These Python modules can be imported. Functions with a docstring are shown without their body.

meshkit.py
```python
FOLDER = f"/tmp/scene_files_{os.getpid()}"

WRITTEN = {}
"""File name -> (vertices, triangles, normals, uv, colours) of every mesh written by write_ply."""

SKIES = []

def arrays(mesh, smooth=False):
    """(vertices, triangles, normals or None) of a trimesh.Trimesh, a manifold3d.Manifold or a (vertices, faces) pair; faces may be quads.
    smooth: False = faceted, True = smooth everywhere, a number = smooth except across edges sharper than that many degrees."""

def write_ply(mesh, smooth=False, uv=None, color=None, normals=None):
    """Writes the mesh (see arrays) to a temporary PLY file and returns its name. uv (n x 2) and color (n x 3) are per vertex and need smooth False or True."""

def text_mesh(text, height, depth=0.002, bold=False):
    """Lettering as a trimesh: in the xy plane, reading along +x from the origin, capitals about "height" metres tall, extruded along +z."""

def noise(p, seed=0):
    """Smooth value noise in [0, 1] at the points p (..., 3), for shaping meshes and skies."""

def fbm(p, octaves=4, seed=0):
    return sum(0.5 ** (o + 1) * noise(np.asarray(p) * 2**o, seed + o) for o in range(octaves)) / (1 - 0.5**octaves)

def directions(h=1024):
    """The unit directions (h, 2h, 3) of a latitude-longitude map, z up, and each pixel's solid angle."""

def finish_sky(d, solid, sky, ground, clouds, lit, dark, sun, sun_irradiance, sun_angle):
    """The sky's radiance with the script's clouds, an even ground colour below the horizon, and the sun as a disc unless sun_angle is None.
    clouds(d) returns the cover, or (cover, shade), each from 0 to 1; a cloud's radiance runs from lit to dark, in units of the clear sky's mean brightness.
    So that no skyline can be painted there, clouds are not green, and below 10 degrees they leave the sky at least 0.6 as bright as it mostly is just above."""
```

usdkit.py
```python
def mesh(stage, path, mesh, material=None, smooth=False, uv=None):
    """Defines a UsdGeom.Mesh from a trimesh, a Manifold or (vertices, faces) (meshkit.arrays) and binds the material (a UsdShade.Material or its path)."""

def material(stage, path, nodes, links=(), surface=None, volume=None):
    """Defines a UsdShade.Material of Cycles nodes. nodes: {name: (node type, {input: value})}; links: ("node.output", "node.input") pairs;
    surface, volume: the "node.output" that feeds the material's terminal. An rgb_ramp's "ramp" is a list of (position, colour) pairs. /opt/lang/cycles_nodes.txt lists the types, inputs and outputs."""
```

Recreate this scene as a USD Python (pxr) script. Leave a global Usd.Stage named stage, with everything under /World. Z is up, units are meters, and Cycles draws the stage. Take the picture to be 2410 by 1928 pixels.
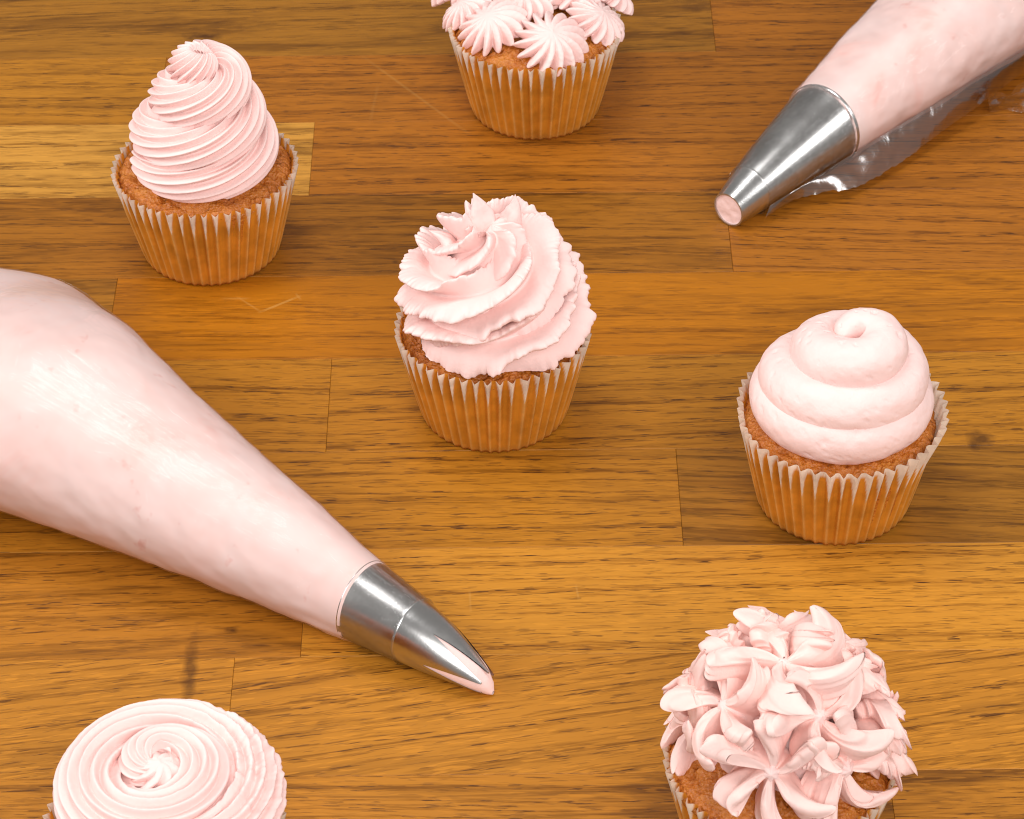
import math
import numpy as np
import trimesh
import usdkit
from meshkit import noise, fbm
from pxr import Gf, Sdf, Usd, UsdGeom, UsdLux, UsdShade, Vt
from scipy.interpolate import PchipInterpolator

stage = Usd.Stage.CreateInMemory()
UsdGeom.SetStageUpAxis(stage, UsdGeom.Tokens.z)
UsdGeom.SetStageMetersPerUnit(stage, 1.0)
UsdGeom.Xform.Define(stage, '/World')
UsdGeom.Scope.Define(stage, '/World/Looks')
rng = np.random.default_rng(11)

# ------------------------------------------------------------------ camera, light, exposure
PW, PH, FPX = 2410.0, 1928.0, 6743.1          # the photograph and the lens (in its pixels)
PITCH, CAM_H, ROLL = 0.6930, 0.6244, -0.0105
right0, up0 = np.array([1.0, 0, 0]), np.array([0, math.sin(PITCH), math.cos(PITCH)])
fwd = np.array([0, math.cos(PITCH), -math.sin(PITCH)])
eye = np.array([0, 0, CAM_H])
cr, sr = math.cos(ROLL), math.sin(ROLL)
right, up = cr * right0 + sr * up0, cr * up0 - sr * right0
cam = UsdGeom.Camera.Define(stage, '/World/camera')
cam.AddTransformOp().Set(Gf.Matrix4d(*right, 0, *up, 0, *(-fwd), 0, *eye, 1))
cam.CreateHorizontalApertureAttr(36.0)
cam.CreateVerticalApertureAttr(36.0 * PH / PW)
cam.CreateFocalLengthAttr(FPX / PW * 36.0)
cam.CreateClippingRangeAttr(Gf.Vec2f(0.05, 20))
cam.CreateFStopAttr(64.0)
cam.CreateFocusDistanceAttr(0.90)
cam.CreateExposureAttr(0.06)


def look_at(pos, target, upv=(0, 0, 1)):
    pos, target = np.array(pos, float), np.array(target, float)
    b = pos - target
    b /= np.linalg.norm(b)
    r = np.cross(upv, b)
    r /= np.linalg.norm(r)
    u = np.cross(b, r)
    return Gf.Matrix4d(*r, 0, *u, 0, *b, 0, *pos, 1)


def softbox(name, pos, target, w, h, power, color):
    li = UsdLux.RectLight.Define(stage, '/World/' + name)
    li.AddTransformOp().Set(look_at(pos, target, (0.02, 0.03, 1)))
    li.CreateWidthAttr(w)
    li.CreateHeightAttr(h)
    li.CreateIntensityAttr(power)
    li.CreateColorAttr(Gf.Vec3f(*color))
    return li


softbox('unseen_overhead_lamp', (-0.14, 0.85, 1.0), (0.0, 0.78, 0.0), 0.37, 0.37, 7.5, (1.0, 0.985, 0.97))  # out of view, placed to light the tops and streak the left nozzle
softbox('unseen_right_lamp', (0.74, 0.58, 0.57), (0.05, 0.80, 0.0), 0.28, 0.28, 6.5, (1.0, 0.985, 0.97))  # out of view, placed for the streak along the right nozzle
softbox('unseen_left_lamp', (-1.00, 0.75, 0.62), (0.0, 0.75, 0.0), 0.5, 0.5, 8.5, (1.0, 0.985, 0.97))  # out of view, brightens the left sides of the cupcakes
softbox('unseen_front_lamp', (0.22, -0.40, 0.95), (0.0, 0.75, 0.0), 0.9, 0.7, 6.0, (1.0, 0.98, 0.96))  # out of view behind the camera, lights the faces turned towards it
dome = UsdLux.DomeLight.Define(stage, '/World/unseen_room_ambience')  # even dim dome in place of the unseen room, greys the steel
dome.CreateIntensityAttr(1.0)
dm = usdkit.material(stage, '/World/Looks/room', {'b': ('background_shader', {'color': (1.0, 0.96, 0.92), 'strength': 0.30})}, surface='b.background')
UsdShade.MaterialBindingAPI.Apply(dome.GetPrim()).Bind(dm)


def at(px, py, z=0.0):
    """The point at height z that stands at a pixel of the photograph."""
    d = fwd + (px - PW / 2) / FPX * right - (py - PH / 2) / FPX * up
    return eye + d * ((z - CAM_H) / d[2])


# ------------------------------------------------------------------ helpers
counts = {}


def numbered(path):
    n = counts.get(path, -1) + 1
    counts[path] = n
    return path if n == 0 else f'{path}_{n:03d}'


def put(name, mesh, mat, parent, smooth=True, attrs=None):
    path = numbered(f'{parent}/{name}')
    if not attrs and isinstance(mesh, tuple):                     # drop points that no face uses
        v, f = np.asarray(mesh[0]), np.asarray(mesh[1])
        used, f2 = np.unique(f, return_inverse=True)
        mesh = (v[used], f2.reshape(f.shape))
    m = usdkit.mesh(stage, path, mesh, mat, smooth=smooth)
    for k, v in (attrs or {}).items():
        UsdGeom.PrimvarsAPI(m).CreatePrimvar(k, Sdf.ValueTypeNames.Float3Array, 'vertex').Set(Vt.Vec3fArray.FromNumpy(np.asarray(v, np.float32)))
    return path


def thing(name, loc, label=None, category=None, group=None, kind=None):
    path = numbered('/World/' + name)
    x = UsdGeom.Xform.Define(stage, path)
    x.AddTranslateOp().Set(Gf.Vec3d(*map(float, loc)))
    for k, v in (('label', label), ('category', category), ('group', group), ('kind', kind)):
        if v:
            x.GetPrim().SetCustomDataByKey(k, v)
    return path


def grid_faces(n, m, wrap=False, flip=False):
    i, j = np.meshgrid(np.arange(n - 1), np.arange(m if wrap else m - 1), indexing='ij')
    j2 = (j + 1) % m
    q = np.stack([i * m + j, i * m + j2, (i + 1) * m + j2, (i + 1) * m + j], -1).reshape(-1, 4)
    return q[:, ::-1] if flip else q


def smoothstep(a, b, x):
    t = np.clip((x - a) / (b - a), 0, 1)
    return t * t * (3 - 2 * t)


def fr(t):
    return t / (np.linalg.norm(t, axis=-1, keepdims=True) + 1e-12)


def frames(C):
    """Rotation-minimising frames along a path."""
    T = fr(np.gradient(C, axis=0))
    N = np.zeros_like(T)
    n0 = np.array([0, 0, 1.0]) - T[0] * T[0][2]
    N[0] = n0 / np.linalg.norm(n0)
    for i in range(1, len(T)):
        n = N[i - 1] - T[i] * (N[i - 1] @ T[i])
        N[i] = n / np.linalg.norm(n)
    return T, N, np.cross(T, N)


def sweep(C, R, phi, offset=None, squash=None):
    """Tube along C (n,3) of radii R (n,m) at angles phi (m) + offset (n)."""
    T, N, B = frames(C)
    ang = phi[None, :] + (0 if offset is None else offset[:, None])
    V = C[:, None, :] + R[..., None] * (np.cos(ang)[..., None] * N[:, None] + np.sin(ang)[..., None] * B[:, None])
    if squash is not None:
        V[..., 2] = C[:, None, 2] + (V[..., 2] - C[:, None, 2]) * squash
    n, m = R.shape
    return V, grid_faces(n, m, wrap=True, flip=False)


def spiral(theta, a, z):
    return np.stack([a * np.cos(theta), a * np.sin(theta), z], 1)


def outward(V, F):
    v, f = V.reshape(-1, 3), np.asarray(F)
    tri = np.vstack([f[:, [0, 1, 2]], f[:, [0, 2, 3]]])
    vol = np.einsum('ij,ij->i', v[tri[:, 0]], np.cross(v[tri[:, 1]], v[tri[:, 2]])).sum()
    return v, (f if vol > 0 else f[:, ::-1])


# ------------------------------------------------------------------ materials
def M(name, nodes, links, surface='p.BSDF'):
    return usdkit.material(stage, '/World/Looks/' + name, nodes, links, surface=surface)


FROST = (0.98, 0.71, 0.675)
def buttercream(name, color):
    return M(name, {
        'tc': ('geometry', {}),
        'n1': ('noise_texture', {'scale': 900.0, 'detail': 3.0, 'roughness': 0.6}),
        'n2': ('noise_texture', {'scale': 330.0, 'detail': 2.0}),
        'h': ('math', {'math_type': 'multiply_add', 'value2': 0.5}),
        'b': ('bump', {'strength': 0.35, 'distance': 0.0006}),
        'p': ('principled_bsdf', {'base_color': color, 'roughness': 0.5, 'specular_ior_level': 0.3})},
        [('tc.position', 'n1.vector'), ('tc.position', 'n2.vector'), ('n1.fac', 'h.value1'), ('n2.fac', 'h.value3'), ('h.value', 'b.height'), ('b.normal', 'p.normal')])


frosting, frosting_fold_bounce = buttercream('buttercream', FROST), buttercream('buttercream_fold_bounce', (0.985, 0.68, 0.625))  # petals pinker: warm bounce light of their folds put into the colour

sponge = M('sponge', {
    'tc': ('geometry', {}),
    'n1': ('noise_texture', {'scale': 800.0, 'detail': 4.0, 'roughness': 0.7}),
    'n2': ('noise_texture', {'scale': 90.0, 'detail': 2.0}),
    'v': ('voronoi_texture', {'scale': 900.0}),
    'r': ('rgb_ramp', {'ramp': [(0.3, (0.34, 0.082, 0.007)), (0.5, (0.54, 0.163, 0.017)), (0.72, (0.70, 0.275, 0.042))]}),
    'mx': ('math', {'math_type': 'multiply_add', 'value2': 0.55, 'value3': 0.0}),
    'mx2': ('math', {'math_type': 'multiply_add', 'value2': 0.45}),
    'hb': ('math', {'math_type': 'add'}),
    'b': ('bump', {'strength': 0.7, 'distance': 0.0008}),
    'p': ('principled_bsdf', {'roughness': 0.38, 'specular_ior_level': 0.6})},
    [('tc.position', 'n1.vector'), ('tc.position', 'n2.vector'), ('tc.position', 'v.vector'), ('n1.fac', 'mx.value1'), ('n2.fac', 'mx2.value1'),
     ('mx.value', 'mx2.value3'), ('mx2.value', 'r.fac'), ('r.color', 'p.base_color'), ('n1.fac', 'hb.value1'), ('v.distance', 'hb.value2'),
     ('hb.value', 'b.height'), ('b.normal', 'p.normal')])

paper = M('greaseproof_paper', {
    'a': ('attribute', {'attribute': 'tint'}),
    'tc': ('geometry', {}),
    'n1': ('noise_texture', {'scale': 700.0, 'detail': 3.0}),
    'n2': ('noise_texture', {'scale': 160.0, 'detail': 2.0}),
    'r': ('rgb_ramp', {'ramp': [(0.3, (0.82, 0.80, 0.78)), (0.65, (1.08, 1.08, 1.08))]}),
    'mc': ('mix', {'mix_type': 'multiply', 'fac': 1.0}),
    'b': ('bump', {'strength': 0.25, 'distance': 0.0003}),
    'p': ('principled_bsdf', {'roughness': 0.42, 'specular_ior_level': 0.45}),
    't': ('translucent_bsdf', {}),
    'm': ('mix_closure', {'fac': 0.22})},
    [('tc.position', 'n1.vector'), ('tc.position', 'n2.vector'), ('n2.fac', 'r.fac'), ('a.color', 'mc.color1'), ('r.color', 'mc.color2'), ('mc.color', 'p.base_color'), ('mc.color', 't.color'),
     ('n1.fac', 'b.height'), ('b.normal', 'p.normal'), ('p.BSDF', 'm.closure1'), ('t.BSDF', 'm.closure2')], surface='m.closure')

steel = M('brushed_steel', {
    'tc': ('geometry', {}),
    'n1': ('noise_texture', {'scale': 1500.0, 'detail': 2.0}),
    'n2': ('noise_texture', {'scale': 90.0, 'detail': 3.0}),
    'rr': ('map_range', {'from_min': 0.3, 'from_max': 0.7, 'to_min': 0.19, 'to_max': 0.30}),
    'b': ('bump', {'strength': 0.10, 'distance': 0.0002}),
    'p': ('principled_bsdf', {'base_color': (0.58, 0.575, 0.57), 'metallic': 1.0})},
    [('tc.position', 'n1.vector'), ('tc.position', 'n2.vector'), ('n2.fac', 'rr.value'), ('rr.result', 'p.roughness'), ('n1.fac', 'b.height'), ('b.normal', 'p.normal')])

bag_fill = M('bag_frosting', {
    'tc': ('geometry', {}),
    'n1': ('noise_texture', {'scale': 38.0, 'detail': 4.0, 'roughness': 0.6, 'distortion': 0.6}),
    'n2': ('noise_texture', {'scale': 150.0, 'detail': 3.0}),
    'r': ('rgb_ramp', {'ramp': [(0.28, (0.93, 0.60, 0.55)), (0.40, (0.93, 0.69, 0.65)), (0.62, (0.93, 0.735, 0.705))]}),
    'r2': ('rgb_ramp', {'ramp': [(0.22, (0.90, 0.72, 0.69)), (0.34, (1.0, 1.0, 1.0))]}),
    'mc': ('mix', {'mix_type': 'multiply', 'fac': 1.0}),
    'p': ('principled_bsdf', {'roughness': 0.6, 'specular_ior_level': 0.2})},
    [('tc.position', 'n1.vector'), ('tc.position', 'n2.vector'), ('n1.fac', 'r.fac'), ('n2.fac', 'r2.fac'), ('r.color', 'mc.color1'), ('r2.color', 'mc.color2'), ('mc.color', 'p.base_color')])


def film(name, scale, strength, clear=(0.97, 0.965, 0.96), rough=0.08, ior=1.5, gain=1.0, floor=0.0):
    return M(name, {
        'tc': ('geometry', {}),
        'n1': ('noise_texture', {'scale': scale, 'detail': 3.0, 'roughness': 0.5, 'distortion': 1.2}),
        'b': ('bump', {'strength': strength, 'distance': 0.004}),
        'f': ('fresnel', {'IOR': ior}),
        'tr': ('transparent_bsdf', {'color': clear}),
        'g': ('glossy_bsdf', {'color': (1, 1, 1), 'roughness': rough}),
        'ff': ('math', {'math_type': 'multiply_add', 'value2': gain, 'value3': floor}),
        'm': ('mix_closure', {})},
        [('tc.position', 'n1.vector'), ('n1.fac', 'b.height'), ('b.normal', 'g.normal'), ('f.fac', 'ff.value1'), ('ff.value', 'm.fac'), ('tr.BSDF', 'm.closure1'), ('g.BSDF', 'm.closure2')], surface='m.closure')


film_bag = M('bag_film', {
    'a': ('attribute', {'attribute': 'sheet'}),
    'm1': ('mapping', {'scale': (26.0, 300.0, 300.0)}), 'm2': ('mapping', {'scale': (60.0, 60.0, 60.0)}),
    'n1': ('noise_texture', {'scale': 1.0, 'detail': 3.0, 'roughness': 0.6, 'distortion': 0.8}),
    'n2': ('noise_texture', {'scale': 1.0, 'detail': 2.0, 'distortion': 1.5}),
    'h': ('math', {'math_type': 'multiply_add', 'value2': 0.35}),
    'b': ('bump', {'strength': 0.5, 'distance': 0.003}),
    'f': ('fresnel', {'IOR': 1.42}),
    'ff': ('math', {'math_type': 'multiply_add', 'value2': 0.55, 'value3': 0.0}),
    'tr': ('transparent_bsdf', {'color': (0.985, 0.982, 0.98)}),
    'g': ('glossy_bsdf', {'color': (1, 1, 1), 'roughness': 0.10}),
    'm': ('mix_closure', {})},
    [('a.vector', 'm1.vector'), ('a.vector', 'm2.vector'), ('m1.vector', 'n1.vector'), ('m2.vector', 'n2.vector'), ('n1.fac', 'h.value1'), ('n2.fac', 'h.value3'), ('h.value', 'b.height'),
     ('b.normal', 'g.normal'), ('f.fac', 'ff.value1'), ('ff.value', 'm.fac'), ('tr.BSDF', 'm.closure1'), ('g.BSDF', 'm.closure2')], surface='m.closure')
film_flap = film('flap_film', 60.0, 0.10, clear=(0.86, 0.83, 0.81), rough=0.16, ior=1.5, floor=0.17)


# wood. 'grain' is the place of a point within the log its board was cut from: x along the grain, y across it.
STAINS = [(447, 1580, 0.0026, 0.018, 0.65), (480, 86, 0.009, 0.0028, 0.85), (2308, 1033, 0.0052, 0.0048, 0.75), (2290, 1050, 0.002, 0.003, 0.7), (548, 1484, 0.0026, 0.0016, 0.8),
          (1635, 20, 0.008, 0.003, 0.6), (1795, 478, 0.0022, 0.0016, 0.5), (930, 617, 0.0016, 0.0012, 0.6)]
SCRATCHES = [(612, 735, 706, 697, 0.0006, 0.55), (560, 700, 612, 733, 0.0005, 0.3), (520, 703, 590, 703, 0.0006, 0.35), (695, 690, 708, 706, 0.0005, 0.3), (850, 130, 1110, 320, 0.0007, 0.22), (1355, 1375, 1362, 1412, 0.0004, 0.3), (1105, 1390, 1108, 1440, 0.0004, 0.3), (870, 290, 890, 200, 0.0007, 0.12)]


def wood(name, dark, light, ring=210.0, pores=0.6, pore_at=0.60, flecks=0.3, streak=0.25, streak_col=(0.10, 0.032, 0.006), warp=0.006, marks=(0, 1)):
    dark, light, streak_col = ([a * b for a, b in zip(c, (0.87, 0.82, 0.46))] for c in (dark, light, streak_col))
    nodes = {
        'a': ('attribute', {'attribute': 'grain'}),
        'geo': ('geometry', {}),
        'wm': ('mapping', {'scale': (9.0, 45.0, 45.0)}),
        'wn': ('noise_texture', {'scale': 1.0, 'detail': 2.0}),
        's': ('separate_xyz', {}),
        'wy': ('math', {'math_type': 'multiply_add', 'value2': warp}),
        'fw': ('math', {'math_type': 'multiply', 'value2': 0.0045}), 'fv': ('combine_xyz', {}), 'fa': ('vector_math', {'math_type': 'add'}),
        'kx': ('math', {'math_type': 'multiply', 'value2': 0.075}),
        'x2': ('math', {'math_type': 'multiply'}), 'y2': ('math', {'math_type': 'multiply'}),
        'xy': ('math', {'math_type': 'add'}), 'r': ('math', {'math_type': 'sqrt'}),
        'rf': ('math', {'math_type': 'multiply', 'value2': ring}),
        'rn': ('noise_texture', {'dimensions': '1D', 'scale': 1.0, 'detail': 3.0, 'roughness': 0.6}),
        'fm': ('mapping', {'scale': (60.0, 1000.0, 60.0)}),
        'fn': ('noise_texture', {'scale': 1.0, 'detail': 4.0, 'roughness': 0.65}),
        'sm': ('mapping', {'scale': (9.0, 80.0, 10.0)}),
        'sn': ('noise_texture', {'scale': 1.0, 'detail': 4.0, 'roughness': 0.65, 'distortion': 0.8}),
        't1': ('math', {'math_type': 'multiply_add', 'value2': 0.55, 'value3': 0.0}),
        't2': ('math', {'math_type': 'multiply_add', 'value2': 0.60}),
        'cr': ('rgb_ramp', {'ramp': [(0.41, tuple(0.78 * c for c in dark)), (0.585, tuple(1.10 * c for c in light))]}),
        'sr': ('rgb_ramp', {'ramp': [(0.50, (0, 0, 0)), (0.66, (1, 1, 1))]}),
        'sf': ('math', {'math_type': 'multiply', 'value2': min(0.85, 1.35 * streak)}),
        'c1': ('mix', {'color2': streak_col}),
        'pm': ('mapping', {'scale': (120.0, 1450.0, 60.0)}),
        'pn': ('noise_texture', {'scale': 1.0, 'detail': 2.0, 'roughness': 0.5}),
        'pr': ('rgb_ramp', {'ramp': [(pore_at, (0, 0, 0)), (pore_at + 0.045, (1, 1, 1))]}),
        'pb': ('rgb_ramp', {'ramp': [(0.38, (1, 1, 1)), (0.60, (0.25, 0.25, 0.25))]}),
        'pf': ('math', {'math_type': 'multiply'}), 'pg': ('math', {'math_type': 'multiply', 'value2': min(0.95, 1.25 * pores)}),
        'c2': ('mix', {'color2': (0.085, 0.028, 0.006)}),
        'qm': ('mapping', {'scale': (110.0, 900.0, 60.0), 'location': (3.1, 7.7, 1.0)}),
        'qn': ('noise_texture', {'scale': 1.0, 'detail': 1.0}),
        'qr': ('rgb_ramp', {'ramp': [(0.60, (0, 0, 0)), (0.66, (1, 1, 1))]}),
        'qf': ('math', {'math_type': 'multiply', 'value2': flecks}),
        'c3': ('mix', {'color2': tuple(min(0.9, 1.45 * c) for c in light)}),
        'hb': ('math', {'math_type': 'multiply_add', 'value2': -0.8}),
        'b': ('bump', {'strength': 0.22, 'distance': 0.0004}),
        'rr': ('map_range', {'from_min': 0.3, 'from_max': 0.7, 'to_min': 0.36, 'to_max': 0.52}),
        'p': ('principled_bsdf', {'specular_ior_level': 0.25}),
    }
    links = [('a.vector', 'wm.vector'), ('wm.vector', 'wn.vector'), ('a.vector', 's.vector'), ('wn.fac', 'wy.value1'), ('s.y', 'wy.value3'),
             ('s.x', 'kx.value1'), ('kx.value', 'x2.value1'), ('kx.value', 'x2.value2'), ('wy.value', 'y2.value1'), ('wy.value', 'y2.value2'),
             ('x2.value', 'xy.value1'), ('y2.value', 'xy.value2'), ('xy.value', 'r.value1'), ('r.value', 'rf.value1'), ('rf.value', 'rn.w'),
             ('wn.fac', 'fw.value1'), ('fw.value', 'fv.y'), ('a.vector', 'fa.vector1'), ('fv.vector', 'fa.vector2'), ('fa.vector', 'fm.vector'), ('fm.vector', 'fn.vector'), ('a.vector', 'sm.vector'), ('sm.vector', 'sn.vector'),
             ('rn.fac', 't1.value1'), ('fn.fac', 't2.value1'), ('t1.value', 't2.value3'), ('t2.value', 'cr.fac'),
             ('sn.fac', 'sr.fac'), ('sr.color', 'sf.value1'), ('cr.color', 'c1.color1'), ('sf.value', 'c1.fac'),
             ('fa.vector', 'pm.vector'), ('pm.vector', 'pn.vector'), ('pn.fac', 'pr.fac'), ('rn.fac', 'pb.fac'), ('pr.color', 'pf.value1'), ('pb.color', 'pf.value2'),
             ('pf.value', 'pg.value1'), ('c1.color', 'c2.color1'), ('pg.value', 'c2.fac'),
             ('a.vector', 'qm.vector'), ('qm.vector', 'qn.vector'), ('qn.fac', 'qr.fac'), ('qr.color', 'qf.value1'), ('c2.color', 'c3.color1'), ('qf.value', 'c3.fac'),
             ('pf.value', 'hb.value1'), ('fn.fac', 'hb.value3'), ('hb.value', 'b.height'), ('b.normal', 'p.normal'), ('fn.fac', 'rr.value'), ('rr.result', 'p.roughness')]
    last = 'c3.color'
    nodes['kn'] = ('noise_texture', {'scale': 260.0, 'detail': 3.0})
    links.append(('geo.position', 'kn.vector'))
    for i, (px, py, rx, ry, f) in enumerate(STAINS):
        c = at(px, py)
        if not marks[0] - 2 * ry < c[1] < marks[1] + 2 * ry:
            continue
        nodes |= {f'k{i}m': ('mapping', {'location': (-c[0] / rx, -c[1] / ry, 0), 'scale': (1 / rx, 1 / ry, 0.0)}),
                  f'k{i}l': ('vector_math', {'math_type': 'length'}),
                  f'k{i}j': ('math', {'math_type': 'multiply_add', 'value2': 1.3}),
                  f'k{i}r': ('map_range', {'from_min': 0.9, 'from_max': 1.75, 'to_min': f, 'to_max': 0.0, 'clamp': True}),
                  f'k{i}c': ('mix', {'color2': (0.055, 0.017, 0.005)})}
        links += [('geo.position', f'k{i}m.vector'), (f'k{i}m.vector', f'k{i}l.vector1'), ('kn.fac', f'k{i}j.value1'), (f'k{i}l.value', f'k{i}j.value3'), (f'k{i}j.value', f'k{i}r.value'), (f'k{i}r.result', f'k{i}c.fac'), (last, f'k{i}c.color1')]
        last = f'k{i}c.color'
    for i, (x0, y0, x1, y1, w, f) in enumerate(SCRATCHES):
        A, B = at(x0, y0), at(x1, y1)
        if max(A[1], B[1]) < marks[0] or min(A[1], B[1]) > marks[1]:
            continue
        c, d = (A + B) / 2, B - A
        L, ang = np.linalg.norm(d) / 2, math.atan2(d[1], d[0])
        nodes |= {f's{i}a': ('vector_math', {'math_type': 'subtract', 'vector2': tuple(c)}),
                  f's{i}b': ('vector_rotate', {'rotate_type': 'z_axis', 'angle': -ang}),
                  f's{i}m': ('vector_math', {'math_type': 'multiply', 'vector2': (1 / L, 1 / w, 0)}),
                  f's{i}q': ('vector_math', {'math_type': 'absolute'}),
                  f's{i}s': ('separate_xyz', {}),
                  f's{i}x': ('math', {'math_type': 'maximum'}),
                  f's{i}j': ('math', {'math_type': 'multiply_add', 'value2': 0.8}),
                  f's{i}r': ('map_range', {'from_min': 0.9, 'from_max': 1.5, 'to_min': f * 0.6, 'to_max': 0.0, 'clamp': True}),
                  f's{i}c': ('mix', {'color2': (0.66, 0.38, 0.11)})}
        links += [('geo.position', f's{i}a.vector1'), (f's{i}a.vector', f's{i}b.vector'), (f's{i}b.vector', f's{i}m.vector1'), (f's{i}m.vector', f's{i}q.vector1'), (f's{i}q.vector', f's{i}s.vector'),
                  (f's{i}s.x', f's{i}x.value1'), (f's{i}s.y', f's{i}x.value2'), ('kn.fac', f's{i}j.value1'), (f's{i}x.value', f's{i}j.value3'), (f's{i}j.value', f's{i}r.value'), (f's{i}r.result', f's{i}c.fac'), (last, f's{i}c.color1')]
        last = f's{i}c.color'
    links.append((last, 'p.base_color'))
    return M(name, nodes, links)


W = {
    'brown': dict(name='oak_brown', dark=(0.21, 0.074, 0.010), light=(0.37, 0.142, 0.020), streak=0.45),
    'umber': dict(name='oak_umber', dark=(0.21, 0.084, 0.014), light=(0.37, 0.156, 0.026), streak=0.45, pores=0.5),
    'orange': dict(name='oak_orange', dark=(0.33, 0.107, 0.007), light=(0.48, 0.172, 0.011), streak=0.22, pores=0.35, pore_at=0.62),
    'gold': dict(name='oak_gold', dark=(0.31, 0.115, 0.014), light=(0.48, 0.20, 0.028), streak=0.22, pores=0.75, pore_at=0.58),
    'pale': dict(name='oak_pale', dark=(0.42, 0.178, 0.034), light=(0.62, 0.305, 0.085), streak=0.6, pores=0.6, streak_col=(0.24, 0.10, 0.018)),
    'honey': dict(name='oak_honey', dark=(0.43, 0.165, 0.024), light=(0.60, 0.265, 0.048), streak=0.15, pores=0.85, pore_at=0.585, streak_col=(0.26, 0.09, 0.014)),
    'figured': dict(name='oak_figured', dark=(0.30, 0.108, 0.015), light=(0.45, 0.178, 0.027), streak=0.45, pores=0.8, ring=150, warp=0.012),
    'flecked': dict(name='oak_flecked', dark=(0.33, 0.125, 0.018), light=(0.50, 0.21, 0.036), streak=0.2, pores=0.7, flecks=0.55, warp=0.01),
    'russet': dict(name='oak_russet', dark=(0.29, 0.094, 0.013), light=(0.42, 0.150, 0.022), streak=0.25, pores=0.85, pore_at=0.585),
    'lined': dict(name='oak_lined', dark=(0.31, 0.115, 0.016), light=(0.50, 0.205, 0.034), streak=0.6, pores=0.9, ring=330),
}

# ------------------------------------------------------------------ the wooden worktop, stave by stave
top = thing('tabletop', (0, 0, 0), 'butcher block worktop of oiled oak staves under the cupcakes', None, None, 'structure')
seam = [1.0235, 0.9755, 0.9278, 0.8790, 0.8287, 0.7809, 0.7305, 0.6824, 0.6333, 0.5831, 0.5330, 0.4840]
# per row, from the far one: joints in x, then (look, grain angle in degrees, distance from the heart of the log)
rows = [
    ([0.02], [('brown', 1, 0.2), ('gold', -1, 0.3)]),
    ([0.0833], [('umber', 2, 0.012), ('russet', 0, 0.25)]),            # row 0 in the photograph is cut by its top edge
    ([-0.137], [('gold', -1, 0.2), ('russet', 1, 0.3)]),
    ([-0.0754], [('pale', 0, 0.25), ('russet', 0, 0.22)]),
    ([0.0806], [('brown', -1, 0.03), ('russet', -4, 0.2)]),
    ([-0.1421], [('umber', 2, 0.2), ('orange', 0, -0.018)]),
    ([-0.0626], [('gold', -2, 0.25), ('gold', 2, 0.12)]),
    ([0.0548], [('gold', 0, 0.3), ('umber', -4, 0.2)]),
    ([-0.0662], [('figured', 3, 0.02), ('honey', 1, 0.28)]),
    ([-0.0865], [('flecked', 8, 0.03), ('flecked', 9, 0.02)]),
    ([0.11], [('lined', -1, 0.25), ('lined', 1, 0.3)]),
]
made = {}
XL, XR, THICK = -0.30, 0.30, 0.030
row_tops = [1.0235, 0.9755, 0.9278, 0.8790, 0.8287, 0.7809, 0.7305, 0.6824, 0.6333, 0.5831, 0.5330]
rows = [rows[1]] + rows[2:] + [([-0.03], [('gold', 0, 0.2), ('honey', 1, 0.25)])]
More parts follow.
